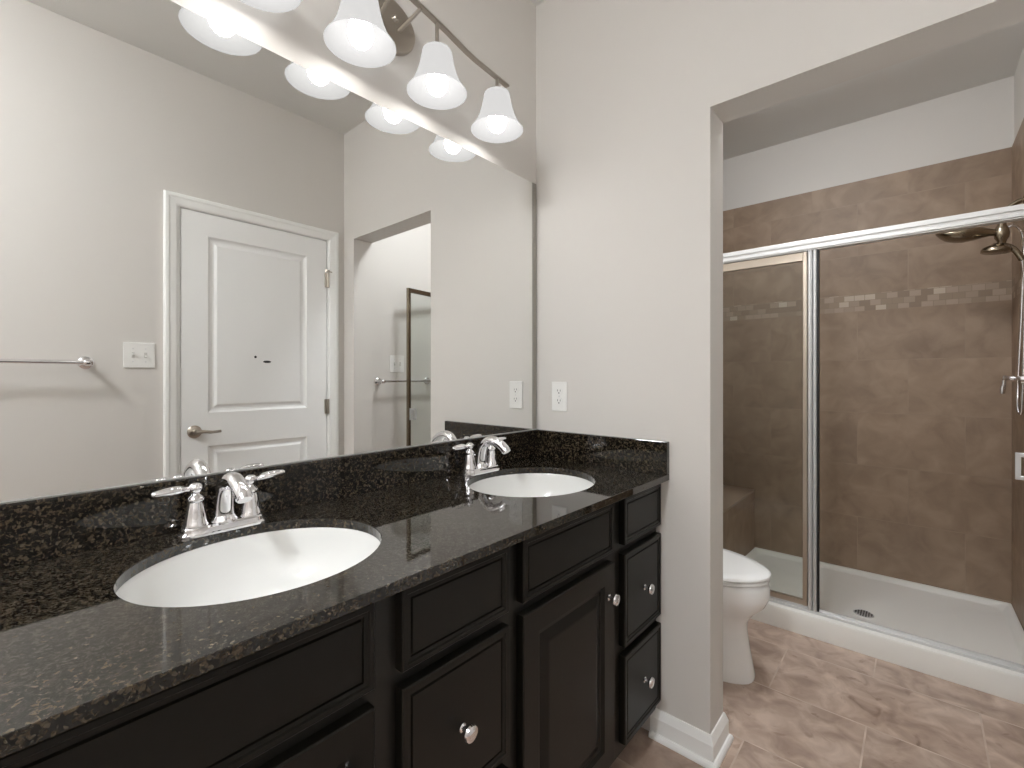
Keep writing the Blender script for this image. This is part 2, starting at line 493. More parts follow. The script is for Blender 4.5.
for zz in (1.800, 1.030, 0.24):
    m = MB(); m.cyl((W - 0.006, DY1 + 0.002, zz - 0.045), (W - 0.006, DY1 + 0.002, zz + 0.045), 0.0065)
    m.box(W - 0.003, W + 0.001, DY1 - 0.018, DY1 + 0.008, zz - 0.044, zz + 0.044)
    m.build('hinge', NICKEL, door, smooth=True)
m = MB()
m.cyl((W - 0.006, DY1 + 0.002, 1.846), (W - 0.006, DY1 + 0.002, 1.862), 0.008); m.tube([(W - 0.008, DY1, 1.852), (W - 0.03, DY1 - 0.02, 1.852)], 0.003)
m.cyl((W - 0.028, DY1 - 0.018, 1.852), (W - 0.036, DY1 - 0.026, 1.852), 0.008); m.tube([(W - 0.008, DY1, 1.852), (W - 0.02, DY1 + 0.02, 1.850)], 0.003)
m.build('hinge_pin_stop', NICKEL, door, smooth=True)
for (yy, zz, a, c) in ((0.986, 1.319, 0.007, 0.007), (1.046, 1.294, 0.022, 0.007)):
    m = MB(); m.lathe([(0, 0), (1, 0), (0.9, 0.0015), (0, 0.0018)], (0, 0, 0), (0, 0, 1), 9)
    bmesh.ops.transform(m.bm, matrix=M_mx(W + 0.0048) @ Matrix.Translation((yy, zz, 0)) @ Matrix.Diagonal((a, c, 1, 1)), verts=m.bm.verts)
    m.build('scuff_mark', DARK, door, label='small dark scuff on the white door panel')
# ------------------------------------------------------------------ vanity
VY0, VY1 = -0.02, 1.5015
FX = 0.515     # face of the frame
van = empty('vanity_cabinet', (0.26, 0.74, 0), 'long dark espresso vanity cabinet with raised fronts and round chrome knobs', 'cabinet')
m = MB()
m.box(0.012, FX - 0.018, VY0, VY0 + 0.016, 0.0, 0.868); m.box(0.012, FX - 0.018, VY1 - 0.014, VY1, 0.09, 0.868)
m.box(0.012, FX - 0.018, VY0 + 0.016, VY1 - 0.014, 0.09, 0.106); m.box(0.012, 0.018, VY0 + 0.016, VY1 - 0.014, 0.106, 0.868)
m.box(0.018, FX - 0.018, 0.748, 0.762, 0.106, 0.868)
m.build('carcass', ESPD, van)
m = MB(); m.box(FX - 0.018, FX, VY0, VY1, 0.09, 0.868); m.build('face_frame', ESPD, van)
m = MB(); m.box(0.43, 0.445, VY0 + 0.016, VY1, 0.0, 0.09); m.build('toe_kick', ESPD, van)
FT = 0.021
fx = FX + FT + 0.0005
ringsF = [(0.0, 0.0), (0.002, -0.003), (0.008, -0.0035), (0.009, -0.0065), (0.011, -0.0065), (0.013, -0.003)]
ringsD = [(0.003, -0.004), (0.007, -0.008), (0.016, -0.009), (0.040, -0.0015), (0.044, -0.001)]
def knob(parent, y, z):
    m = MB()
    m.lathe([(0.0, 0), (0.0075, 0.0), (0.0085, 0.002), (0.005, 0.005), (0.0045, 0.013), (0.008, 0.016), (0.0145, 0.019), (0.016, 0.023), (0.0145, 0.027), (0.008, 0.0295), (0.0, 0.030)], (fx, y, z), (1, 0, 0), 28)
    return m.build('knob', CHROME, parent, smooth=True, label='round chrome knob')
def front(name, y0, y1, z0, z1, fr, rings, kn=None):
    m = MB(); panel_board(m, y0, y1, z0, z1, FT, M_px(fx), [(y0 + fr, y1 - fr, z0 + fr, z1 - fr, rings)], 0.0025)
    o = m.build(name, ESP, van)
    if kn: knob(o, *kn)
    return o
ZR = [(0.717, 0.856), (0.417, 0.689), (0.130, 0.389)]
front('false_front', -0.005, 0.410, *ZR[0], 0.010, ringsF)
front('cabinet_door', -0.005, 0.410, 0.130, 0.689, 0.052, ringsD, (0.380, 0.600))
for y0, y1 in ((0.462, 0.730), (1.242, 1.496)):
    front('drawer', y0, y1, *ZR[0], 0.010, ringsF)
    front('drawer', y0, y1, *ZR[1], 0.010, ringsF, ((y0 + y1) / 2, 0.552))
    front('drawer', y0, y1, *ZR[2], 0.010, ringsF, ((y0 + y1) / 2, 0.262))
front('false_front', 0.777, 1.176, *ZR[0], 0.010, ringsF)
front('cabinet_door', 0.777, 1.176, 0.130, 0.689, 0.052, ringsD, (1.146, 0.600))

# worktop with two oval cut-outs
SINKS = [(0.279, 0.344), (0.277, 1.129)]
SA, SB = 0.188, 0.212
CX1 = 0.562; CZ0, CZ1 = 0.869, 0.889
def slab_with_holes():
    m = MB(); bm = m.bm; N = 64
    x0, x1 = 0.001, CX1
    cells = [(VY0, 0.7375, SINKS[0]), (0.7375, D - 0.001, SINKS[1])]
    for (ya, yb, (cx, cy)) in cells:
        for z in (CZ0, CZ1):
            inner = []; outer = []
            for i in range(N):
                a = 2 * PI * i / N; dx, dy = math.cos(a), math.sin(a)
                inner.append(bm.verts.new((cx + SA * dx, cy + SB * dy, z)))
                tx = (x1 - cx) / dx if dx > 1e-9 else ((x0 - cx) / dx if dx < -1e-9 else 1e9)
                ty = (yb - cy) / dy if dy > 1e-9 else ((ya - cy) / dy if dy < -1e-9 else 1e9)
                t = min(tx, ty); outer.append([cx + t * dx, cy + t * dy])
            # snap nearest samples to corners
            for c in ((x0, ya), (x0, yb), (x1, ya), (x1, yb)):
                k = min(range(N), key=lambda q: (outer[q][0] - c[0]) ** 2 + (outer[q][1] - c[1]) ** 2); outer[k] = list(c)
            ov = [bm.verts.new((p[0], p[1], z)) for p in outer]
            for i in range(N):
                j = (i + 1) % N
                f = [inner[i], inner[j], ov[j], ov[i]]
                bm.faces.new(f)
            if z == CZ0: lo = (inner, ov)
            else: hi = (inner, ov)
        for i in range(N):
            j = (i + 1) % N
            bm.faces.new((lo[0][i], lo[0][j], hi[0][j], hi[0][i]))
            pi_, pj = lo[1][i].co, lo[1][j].co
            mid = abs(pi_.y - 0.7375) < 1e-6 and abs(pj.y - 0.7375) < 1e-6
            if not mid: bm.faces.new((lo[1][i], lo[1][j], hi[1][j], hi[1][i]))
    return m
top = empty('vanity_countertop', (0.28, 0.74, CZ0), 'dark brown speckled granite worktop with two oval sink holes on the vanity', 'countertop')
slab_with_holes().build('worktop', GRAN, top, bevel=0.0012)
MB().box(0.001, 0.020, VY0, D - 0.001, CZ1 + 0.0002, 0.9965, 0.0012).build('backsplash', GRAN, top)
MB().box(0.0203, CX1, D - 0.020, D - 0.0008, CZ1 + 0.0002, 0.9965, 0.0012).build('side_splash', GRAN, top)

# sinks
def make_sink():
    r = empty('sink_basin')
    rings = []
    N = 48
    prof = [(1.10, 0.0), (1.10, -0.012), (1.02, -0.016), (0.99, -0.05), (0.92, -0.09), (0.76, -0.122), (0.5, -0.138), (0.2, -0.143), (0.10, -0.145)]
    inn = [(0.10, -0.138), (0.2, -0.1365), (0.5, -0.131), (0.74, -0.115), (0.89, -0.085), (0.965, -0.048), (0.99, -0.015), (0.998, -0.003), (1.006, 0.0)]
    for k, z in prof + inn:
        rings.append([(SA * k * math.cos(2 * PI * i / N), SB * k * math.sin(2 * PI * i / N), z) for i in range(N)])
    m = MB(); m.loft(rings, closed=True); m.build('basin', PORC, r, smooth=True)
    m = MB(); m.lathe([(0, -0.02), (0.014, -0.02), (0.015, 0.0), (0.022, 0.001), (0.023, 0.003), (0.016, 0.0035), (0.012, 0.001), (0, 0.001)], (0, 0, -0.1375), (0, 0, 1), 28)
    m.build('drain', CHROME, r, smooth=True)
    return r
sk = make_sink()
def make_faucet():
    r = empty('faucet')
    m = MB()   # oblong base with stepped edge
    def oblong(hx, hy, z, n=12):
        pts = []
        for cy, a0 in ((hy - hx, 0), (-(hy - hx), PI)):
            for i in range(n + 1):
                a = a0 + PI * i / n
                pts.append((hx * math.cos(a), cy + hx * math.sin(a), z))
        return pts
    m.loft([oblong(0.029, 0.084, 0), oblong(0.029, 0.084, 0.004), oblong(0.0265, 0.0785, 0.008), oblong(0.0255, 0.0775, 0.015), oblong(0.022, 0.074, 0.019)])
    m.build('base_plate', CHROME, r, smooth=True, angle=30)
    for s in (-1, 1):
        m = MB(); y = s * 0.052
        m.lathe([(0.0, 0.016), (0.0225, 0.016), (0.0235, 0.020), (0.021, 0.024), (0.0185, 0.040), (0.0145, 0.060), (0.0125, 0.066), (0.0155, 0.069), (0.0165, 0.072), (0.0135, 0.077), (0.0085, 0.081), (0.007, 0.084), (0.0115, 0.088), (0.0130, 0.094), (0.0115, 0.100), (0.007, 0.104), (0, 0.105)], (0, y, 0), (0, 0, 1), 28)
        h = m.build('handle', CHROME, r, smooth=True, angle=50)
        m = MB()
        dz = 0.0 if s < 0 else 0.007
        pts = [(0, y + s * 0.009, 0.094), (0.0, y + s * 0.018, 0.0945), (0.0, y + s * 0.030, 0.095 + dz * .3), (0, y + s * 0.050, 0.094 + dz * .7), (0, y + s * 0.066, 0.093 + dz), (0, y + s * 0.074, 0.0925 + dz)]
        m.tube(spline(pts, 4), [0.0062] * 4 + [0.0064, 0.0074, 0.0088, 0.0100] + [0.0108, 0.0112, 0.0114, 0.0112] + [0.0108, 0.0102, 0.0094, 0.0088] + [0.0082, 0.0076, 0.0066, 0.005, 0.0025], 16, 0.8, (1, 0, 0))
        m.build('lever', CHROME, h, smooth=True, angle=60)
    m = MB()
    pts = spline([(0.0, 0, 0.016), (0.0, 0, 0.045), (0.009, 0, 0.080), (0.030, 0, 0.105), (0.060, 0, 0.1115), (0.088, 0, 0.103), (0.107, 0, 0.091), (0.115, 0, 0.083)], 6)
    n = len(pts)
    rad = []
    for i in range(n):
        t = i / (n - 1)
        rad.append(0.0215 - 0.006 * min(1, t / 0.35))
    m.tube(pts, rad, 20, 0.95, (0, 1, 0))
    m.lathe([(0.0, 0.0), (0.0135, 0.0), (0.0135, 0.010), (0.0, 0.010)], (0.1125, 0, 0.088), (0.6, 0, -0.8), 20)
    m.lathe([(0, 0.015), (0.026, 0.015), (0.0265, 0.019), (0.023, 0.024), (0.0205, 0.03), (0, 0.03)], (0, 0, 0), (0, 0, 1), 28)
    m.build('spout', CHROME, r, smooth=True, angle=50)
    m = MB(); m.cyl((-0.030, 0, 0.015), (-0.030, 0, 0.05), 0.0022, seg=10); m.ball((-0.030, 0, 0.053), 0.0052, seg=14)
    m.cyl((-0.030, 0, 0.010), (-0.030, 0, 0.019), 0.005, seg=12)
    m.build('lift_rod', CHROME, r, smooth=True)
    return r
fc = make_faucet()
for i, ((sx, sy), fy) in enumerate(zip(SINKS, (0.341, 1.113))):
    s = sk if i == 0 else copy_tree(sk)
    s.location = (sx, sy, CZ0 - 0.0006)
    tag(s, ['white oval undermount sink nearest the camera, below the nearer faucet', 'white oval undermount sink beside the end wall with the outlet'][i], 'sink', 'oval sinks set in the granite')
    f = fc if i == 0 else copy_tree(fc)
    f.location = (0.068, fy, CZ1 + 0.0004)
    tag(f, ['chrome two-handle faucet behind the sink nearest the camera', 'chrome two-handle faucet behind the sink beside the end wall'][i], 'faucet', 'chrome faucets on the worktop')

# ------------------------------------------------------------------ mirror
mir = empty('vanity_mirror', (0.003, 0.74, 1.0), 'large frameless wall mirror above the granite backsplash', 'mirror')
MB().box(0.0012, 0.0062, VY0, D - 0.033, 0.999, 1.998).build('mirror_glass', MIRR, mir)
MB().box(0.0012, 0.0085, VY0, D - 0.006, 0.9968, 0.9988).build('channel', SATIN, mir)
MB().box(0.0012, 0.0075, D - 0.0328, D - 0.008, 0.999, 1.998).build('edge_strip', plain('grey_edge_strip', srgb(150, 146, 138), 0.5), mir)

# ------------------------------------------------------------------ vanity light
FXX = 0.117
vl = empty('vanity_light', (0.0, 0.78, 2.25), 'four-light brushed nickel wall fixture with frosted bell shades over the mirror', 'light fixture')
m = MB()
N = 48
def oval(k, x): return [(x, 0.78 + 0.103 * k * math.cos(2 * PI * i / N), 2.250 + 0.080 * k * math.sin(2 * PI * i / N)) for i in range(N)]
m.loft([oval(1, 0.001), oval(1, 0.010), oval(0.96, 0.017), oval(0.80, 0.022), oval(0.5, 0.0245), oval(0.05, 0.0255)])
m.build('back_plate', NICKEL, vl, smooth=True, angle=35)
def lift(y): return 0.020 * (1.141 - y) / 0.75   # the fixture hangs very slightly out of level
def bar_z(y):
    pts = [(0.37, 2.216), (0.54, 2.222), (0.65, 2.244), (0.78, 2.262), (0.91, 2.244), (1.02, 2.222), (1.195, 2.214)]
    for a, b in zip(pts, pts[1:]):
        if a[0] <= y <= b[0]: return a[1] + (b[1] - a[1]) * (y - a[0]) / (b[0] - a[0]) + lift(y)
    return 2.216
rings = []
for y in (0.372, 0.52, 0.56, 0.64, 0.72, 0.78, 0.84, 0.92, 1.0, 1.04, 1.195):
    z = bar_z(y)
    rings.append([(FXX - 0.008, y, z - 0.003), (FXX + 0.008, y, z - 0.003), (FXX + 0.008, y, z + 0.003), (FXX - 0.008, y, z + 0.003)])
m = MB(); m.loft(rings); m.build('crossbar', NICKEL, vl)
for s in (-1, 1):
    m = MB(); m.tube([(0.018, 0.78 + s * 0.035, 2.235), (0.07, 0.78 + s * 0.04, 2.248), (FXX, 0.78 + s * 0.045, bar_z(0.78 + s * 0.045) - 0.003)], 0.0055, 12)
    m.build('arm', NICKEL, vl, smooth=True)
m = MB(); m.lathe([(0.0, 0), (0.011, 0), (0.011, 0.006), (0.006, 0.012), (0, 0.013)], (0.0235, 0.80, 2.262), (1, 0, 0), 16); m.build('cap_nut', NICKEL, vl, smooth=True)
SY = (0.390, 0.634, 0.883, 1.141)
for y in SY:
    m = MB(); bz = bar_z(y); dz = lift(y)
    m.cyl((FXX, y, 2.176 + dz), (FXX, y, bz - 0.002), 0.0055, seg=14)
    m.lathe([(0, 0.0), (0.018, 0.0), (0.020, -0.004), (0.020, -0.012), (0, -0.012)], (FXX, y, 2.178 + dz), (0, 0, 1), 24)
    st = m.build('shade_holder', NICKEL, vl, smooth=True)
    m = MB()
    out = [(0.012, 2.166), (0.036, 2.1655), (0.0425, 2.161), (0.0445, 2.152), (0.0475, 2.135), (0.0525, 2.113), (0.0595, 2.090), (0.069, 2.068), (0.080, 2.050), (0.0880, 2.0405)]
    inn = [(r - 0.003, z + 0.0005) for r, z in out[::-1][:-2]] + [(0.036, 2.1625), (0.012, 2.163)]
    m.lathe([(r, z - 2.0) for r, z in out + inn], (FXX, y, 2.0 + dz), (0, 0, 1), 40, closed=True)
    sh = m.build('shade', SHADE, vl, smooth=True, angle=60, label='frosted white bell-shaped glass shade')
    m = MB()
    m.lathe([(0.0, -0.0355), (0.009, -0.034), (0.018, -0.029), (0.026, -0.020), (0.0305, -0.008), (0.0315, 0.002), (0.0295, 0.015), (0.025, 0.028), (0.017, 0.042), (0.014, 0.055), (0.0135, 0.062), (0.0, 0.062)], (FXX, y, 2.068 + dz), (0, 0, 1), 24)
    m.build('bulb', BULB, sh, smooth=True, angle=60, label='lit round white bulb')
    m = MB(); m.cyl((FXX, y, 2.1305 + dz), (FXX, y, 2.1655 + dz), 0.016, seg=20)
    m.build('socket', PLAST, sh, smooth=True)

# ------------------------------------------------------------------ outlet and switches
def screw(m, u, v, w_=0.0055, r=0.003): m.lathe([(0, 0), (r, 0), (r * 0.8, 0.0008), (0, 0.001)], (u, v, w_), (0, 0, 1), 12)
def make_outlet(M, loc, label):
    r = empty('electrical_outlet', loc, label, 'outlet')
    m = MB(); b = bmesh.new(); mb = MB(); mb.box(-0.036, 0.036, -0.058, 0.058, 0.0003, 0.0055, 0.002); 
    bmesh.ops.transform(mb.bm, matrix=M, verts=mb.bm.verts); mb.build('cover_plate', PLAST, r, local=False)
    for s in (-1, 1):
        mb = MB(); N = 24
        pts = [(0.0165 * math.cos(2 * PI * i / N), max(-0.0125, min(0.0125, 0.0165 * math.sin(2 * PI * i / N))) + s * 0.0195) for i in range(N)]
        mb.loft([[(x, y, z) for x, y in pts] for z in (0.0056, 0.0070)])
        bmesh.ops.transform(mb.bm, matrix=M, verts=mb.bm.verts)
        rc = mb.build('receptacle', PLAST, r)
        mb = MB()
        mb.box(-0.0075, -0.0055, s * 0.0195 + 0.000, s * 0.0195 + 0.008, 0.0071, 0.0074); mb.box(0.0055, 0.0075, s * 0.0195 + 0.0, s * 0.0195 + 0.007, 0.0071, 0.0074)
        mb.lathe([(0, 0), (0.0026, 0), (0.0026, 0.0003), (0, 0.0003)], (0, s * 0.0195 - 0.006, 0.0071), (0, 0, 1), 12)
        bmesh.ops.transform(mb.bm, matrix=M, verts=mb.bm.verts); mb.build('slots', DARK, rc)
    mb = MB(); screw(mb, 0, 0); bmesh.ops.transform(mb.bm, matrix=M, verts=mb.bm.verts); mb.build('screw', SATIN, r)
    return r
make_outlet(M_my(D) @ Matrix.Translation((0.119, 1.134, 0)), (0.119, D, 1.134), 'white duplex electrical outlet on the end wall above the granite side splash')
def make_switch(M, loc, label):
    r = empty('light_switch', loc, label, 'light switch', 'double toggle switches on the right wall')
    mb = MB(); mb.box(-0.058, 0.058, -0.058, 0.058, 0.0003, 0.0055, 0.002)
    bmesh.ops.transform(mb.bm, matrix=M, verts=mb.bm.verts); mb.build('cover_plate', PLAST, r)
    for s in (-1, 1):
        mb = MB(); mb.box(s * 0.023 - 0.0055, s * 0.023 + 0.0055, -0.0125, 0.0125, 0.0056, 0.0066)
        bmesh.ops.transform(mb.bm, matrix=M, verts=mb.bm.verts); sl = mb.build('toggle_slot', PLAST2, r)
        mb = MB(); b = bmesh.new(); mb.box(s * 0.023 - 0.0042, s * 0.023 + 0.0042, -0.004, 0.004, 0.0062, 0.016, 0.001)
        bmesh.ops.transform(mb.bm, matrix=M @ Matrix.Translation((0, 0.004 * -s, 0)), verts=mb.bm.verts); mb.build('toggle', PLAST, r)
        for v in (-0.030, 0.030):
            mb = MB(); screw(mb, s * 0.023, v); bmesh.ops.transform(mb.bm, matrix=M, verts=mb.bm.verts); mb.build('screw', SATIN, r)
    return r
PLAST2 = plain('shaded_plastic', srgb(205, 203, 198), 0.4)
make_switch(M_mx(W) @ Matrix.Translation((0.482, 1.311, 0)), (W, 0.482, 1.311), 'white double light switch on the painted wall beside the door')
make_switch(M_mx(W) @ Matrix.Translation((1.896, 1.300, 0)), (W, 1.896, 1.300), 'white double light switch above the towel bar in the toilet room')

# ------------------------------------------------------------------ towel bars
def make_towel_bar(y0, y1, z, label):
    r = empty('towel_bar', (W, (y0 + y1) / 2, z), label, 'towel bar', 'chrome towel bars on the right wall')
    m = MB(); m.cyl((W - 0.062, y0 - 0.004, z), (W - 0.062, y1 + 0.004, z), 0.0085, seg=20); m.build('bar', CHROME, r, smooth=True)
    for y in (y0, y1):
        m = MB(); m.lathe([(0, 0.0), (0.026, 0.0003), (0.027, 0.004), (0.022, 0.009), (0.013, 0.013), (0.010, 0.030), (0.0095, 0.045)], (W, y, z), (-1, 0, 0), 28)
        m.lathe([(0.0, -0.013), (0.010, -0.013), (0.0135, -0.009), (0.0145, 0), (0.0135, 0.009), (0.010, 0.013), (0, 0.013)], (W - 0.062, y, z), (0, 1, 0), 24)
        m.cyl((W - 0.04, y, z), (W - 0.055, y, z), 0.0095)
        m.build('bracket', CHROME, r, smooth=True, angle=45)
    return r
make_towel_bar(-0.31, 0.297, 1.272, 'chrome towel bar on the painted wall near the light switch by the door')
make_towel_bar(1.745, 2.155, 1.180, 'chrome towel bar in the toilet room behind the open shower door')

# ------------------------------------------------------------------ toilet
TY = 2.03
toi = empty('toilet', (0.4, TY, 0), 'white elongated toilet with closed lid beside the shower', 'toilet')
def egg(f, bk, hw, z, n=40, p=1.0):
    cx = bk + (f - bk) * 0.42
    out = []
    for i in range(n):
        a = 2 * PI * i / n; c, s = math.cos(a), math.sin(a)
        L_ = (f - cx) if c > 0 else (cx - bk)
        cc = abs(c) ** p * (1 if c > 0 else -1); ss = abs(s) ** p * (1 if s > 0 else -1)
        out.append((cx + L_ * cc, TY + hw * ss, z))
    return out
m = MB()
m.loft([egg(0.690, 0.19, 0.108, 0, p=.8), egg(0.692, 0.19, 0.110, 0.012, p=.8), egg(0.684, 0.19, 0.104, 0.05, p=.8), egg(0.672, 0.19, 0.098, 0.12, p=.82), egg(0.663, 0.185, 0.096, 0.19, p=.85),
        egg(0.665, 0.18, 0.105, 0.225, p=.9), egg(0.690, 0.17, 0.135, 0.262), egg(0.728, 0.155, 0.168, 0.300), egg(0.746, 0.14, 0.184, 0.340), egg(0.745, 0.135, 0.187, 0.380), egg(0.736, 0.14, 0.182, 0.398)])
m.build('bowl', PORC2, toi, smooth=True, angle=70)
m = MB(); m.loft([egg(0.738, 0.175, 0.183, 0.4025), egg(0.745, 0.17, 0.188, 0.406), egg(0.745, 0.17, 0.188, 0.412), egg(0.739, 0.175, 0.184, 0.4155)]); m.build('seat', PORC2, toi, smooth=True, angle=50)
m = MB(); m.loft([egg(0.741, 0.175, 0.185, 0.421), egg(0.749, 0.17, 0.190, 0.425), egg(0.748, 0.17, 0.189, 0.432), egg(0.738, 0.18, 0.181, 0.4375), egg(0.70, 0.22, 0.145, 0.4405), egg(0.55, 0.33, 0.06, 0.442)]); m.build('lid', PORC2, toi, smooth=True, angle=50)
for s in (-1, 1):
    m = MB(); m.box(0.185, 0.225, TY + s * 0.075 - 0.018, TY + s * 0.075 + 0.018, 0.399, 0.43, 0.006); m.build('seat_hinge', PORC2, toi, smooth=True)
m = MB(); m.box(0.016, 0.205, TY - 0.225, TY + 0.225, 0.385, 0.735, 0.02, 4); m.box(0.03, 0.26, TY - 0.11, TY + 0.11, 0.28, 0.39, 0.02, 3); m.build('tank', PORC2, toi, smooth=True)
m = MB(); m.box(0.010, 0.213, TY - 0.235, TY + 0.235, 0.737, 0.772, 0.012, 4); m.build('tank_lid', PORC2, toi, smooth=True)
m = MB(); m.cyl((0.205, TY - 0.17, 0.68), (0.222, TY - 0.17, 0.68), 0.012); m.tube([(0.222, TY - 0.175, 0.68), (0.226, TY - 0.13, 0.678), (0.226, TY - 0.10, 0.672)], [0.006, 0.005, 0.006]); m.build('flush_lever', CHROME, toi, smooth=True)

# ------------------------------------------------------------------ shower
PX0, PX1 = 0.354, W - 0.010
pan = empty('shower_pan', ((PX0 + PX1) / 2, 3.0, 0), 'white acrylic shower pan with low front curb on the tile floor', 'shower pan')
def rr(x0, x1, y0, y1, r, z, n=5):
    pts = []
    for cx, cy, a0 in ((x1 - r, y1 - r, 0), (x0 + r, y1 - r, PI / 2), (x0 + r, y0 + r, PI), (x1 - r, y0 + r, 1.5 * PI)):
        for i in range(n + 1):
            a = a0 + PI / 2 * i / n; pts.append((cx + r * math.cos(a), cy + r * math.sin(a), z))
    return pts
yb_ = YB - 0.010
def rim(ring, drop=0.036):   # the front curb stands higher than the lip along the walls
    return [(x, y, z - drop if y > YC + 0.3 else z) for x, y, z in ring]
cyb = YC + 0.085
m = MB()
m.loft([rr(PX0, PX1, YC, yb_, 0.006, 0.0), rim(rr(PX0, PX1, YC, yb_, 0.006, 0.090)), rim(rr(PX0 + 0.003, PX1 - 0.001, YC + 0.004, yb_ - 0.001, 0.006, 0.098)), rim(rr(PX0 + 0.004, PX1 - 0.002, YC + 0.010, yb_ - 0.002, 0.006, 0.100)),
        rim(rr(PX0 + 0.012, PX1 - 0.012, YC + 0.085, yb_ - 0.012, 0.02, 0.100)), rim(rr(PX0 + 0.020, PX1 - 0.020, YC + 0.095, yb_ - 0.020, 0.03, 0.094)),
        rim(rr(PX0 + 0.035, PX1 - 0.035, YC + 0.110, yb_ - 0.035, 0.05, 0.052), 0.008), rr(PX0 + 0.050, PX1 - 0.05, YC + 0.125, yb_ - 0.05, 0.06, 0.042),
        rr(0.93, 1.03, 2.825, 2.925, 0.045, 0.037)])
m.build('pan_body', ACRY, pan, smooth=True, angle=35)
m = MB(); m.lathe([(0, -0.002), (0.041, -0.002), (0.042, 0.001), (0.040, 0.0025), (0, 0.0028)], (0.98, 2.875, 0.0375), (0, 0, 1), 32)
dr = m.build('drain_cover', SATIN, pan, smooth=True)
m = MB()
for i in range(-3, 4):
    L_ = math.sqrt(0.034 ** 2 - (i * 0.0105) ** 2)
    for j in range(-3, 4):
        if abs(j * 0.0105) < L_: m.box(0.98 + i * 0.0105 - 0.0032, 0.98 + i * 0.0105 + 0.0032, 2.875 + j * 0.0105 - 0.0032, 2.875 + j * 0.0105 + 0.0032, 0.0395, 0.0408)
m.build('drain_holes', DARK, dr)
be = empty('shower_bench', (0.18, 3.0, 0), 'low tiled bench at the end of the shower behind the fixed glass panel', 'bench')
m = MB(); m.box(0.0095, PX0 - 0.001, YC + 0.115, YB - 0.0095, 0.0, 0.438); m.build('bench_base', TILE_YZ, be)
m = MB(); m.box(0.0095, PX0 + 0.002, YC + 0.115, YB - 0.0095, 0.4385, 0.453, 0.003); m.build('seat_slab', plain('seat_tile', srgb(160, 138, 118), 0.35, var=0.12, bscale=14), be)

en = empty('shower_enclosure', (0.83, YG, 0.1), 'chrome framed shower enclosure with fixed glass panel, post and open glass door', 'shower enclosure')
XL, XR = PX0 - 0.001, W - 0.0095
m = MB()
for (y0, y1, z0, z1) in ((YG - 0.020, YG + 0.020, 1.812, 1.857), (YG - 0.025, YG - 0.020, 1.812, 1.824), (YG - 0.026, YG - 0.020, 1.836, 1.857), (YG - 0.018, YG + 0.018, 1.806, 1.812)):
    m.box(XL, XR, y0, y1, z0, z1, 0.0012)
m.build('header_rail', SATIN, en)
m = MB(); m.box(XL + 0.001, XR, YG - 0.020, YG + 0.018, 0.1005, 0.112, 0.001); m.box(XL + 0.001, XR, YG - 0.004, YG + 0.004, 0.112, 0.124, 0.001); m.build('bottom_rail', SATIN, en)
def rib(m, xc, w_, d, y=YG - 0.005, z0=0.113, z1=1.805):
    n = 10
    pts = [(xc + w_ / 2 * math.cos(PI + PI * i / n), y + d * math.sin(PI + PI * i / n)) for i in range(n + 1)] + [(xc + w_ / 2, y + 0.016), (xc - w_ / 2, y + 0.016)]
    m.loft([[(x, yy, z) for x, yy in pts] for z in (z0, z1)])
m = MB(); rib(m, 0.799, 0.020, 0.018); m.build('post', SATIN, en, smooth=True, angle=50)
m = MB(); rib(m, 0.819, 0.018, 0.016); m.build('strike_jamb', SATIN, en, smooth=True, angle=50)
m = MB(); m.box(0.8285, 0.8345, YG - 0.016, YG + 0.010, 0.114, 1.804); m.build('magnetic_strip', BLACK, en)
m = MB(); m.box(XL + 0.001, XL + 0.018, YG - 0.018, YG + 0.018, 0.113, 1.805, 0.001); m.build('wall_jamb', CHAMP, en)
m = MB(); m.box(W - 0.0275, W - 0.0095, YG - 0.018, YG + 0.018, 0.113, 1.805, 0.001); m.build('wall_jamb', SATIN, en)
# fixed panel
fp = MB(); x0, x1, z0, z1 = XL + 0.019, 0.7885, 0.125, 1.804
fp.box(x0, x0 + 0.026, YG - 0.011, YG + 0.011, z0, z1, 0.001); fp.box(x1 - 0.019, x1, YG - 0.018, YG + 0.010, z0, z1, 0.004, 3)
fp.box(x0 + 0.026, x1 - 0.019, YG - 0.011, YG + 0.011, z1 - 0.040, z1, 0.001); fp.box(x0 + 0.026, x1 - 0.019, YG - 0.011, YG + 0.011, z0, z0 + 0.022, 0.001)
pf = fp.build('panel_frame', CHAMP, en)
m = MB(); m.box(x0 + 0.024, x1 - 0.017, YG - 0.003, YG + 0.003, z0 + 0.02, z1 - 0.038); m.build('fixed_glass', GLASS, pf)
# door, swung open towards the right wall
hx, hy = W - 0.030, YG - 0.021
ex, ey = 1.424, 1.892
ang = math.atan2(ey - hy, ex - hx); DL = math.hypot(ey - hy, ex - hx)
MD = Matrix.Translation((hx, hy, 0)) @ Matrix.Rotation(ang, 4, 'Z')
def dbuild(m, name, mat, parent, **k):
    bmesh.ops.transform(m.bm, matrix=MD, verts=m.bm.verts); return m.build(name, mat, parent, **k)
z0, z1 = 0.128, 1.812
m = MB(); fw_ = 0.026
m.box(0, fw_, -0.009, 0.009, z0, z1, 0.002); m.box(DL - fw_, DL, -0.009, 0.009, z0, z1, 0.002)
m.box(fw_, DL - fw_, -0.009, 0.009, z1 - 0.030, z1, 0.002); m.box(fw_, DL - fw_, -0.009, 0.009, z0, z0 + 0.03, 0.002)
dfm = dbuild(m, 'door_frame', HEADM, en)
m = MB(); m.box(fw_ - 0.002, DL - fw_ + 0.002, -0.0025, 0.0025, z0 + 0.028, z1 - 0.028); dbuild(m, 'door_glass', GLASS, dfm)
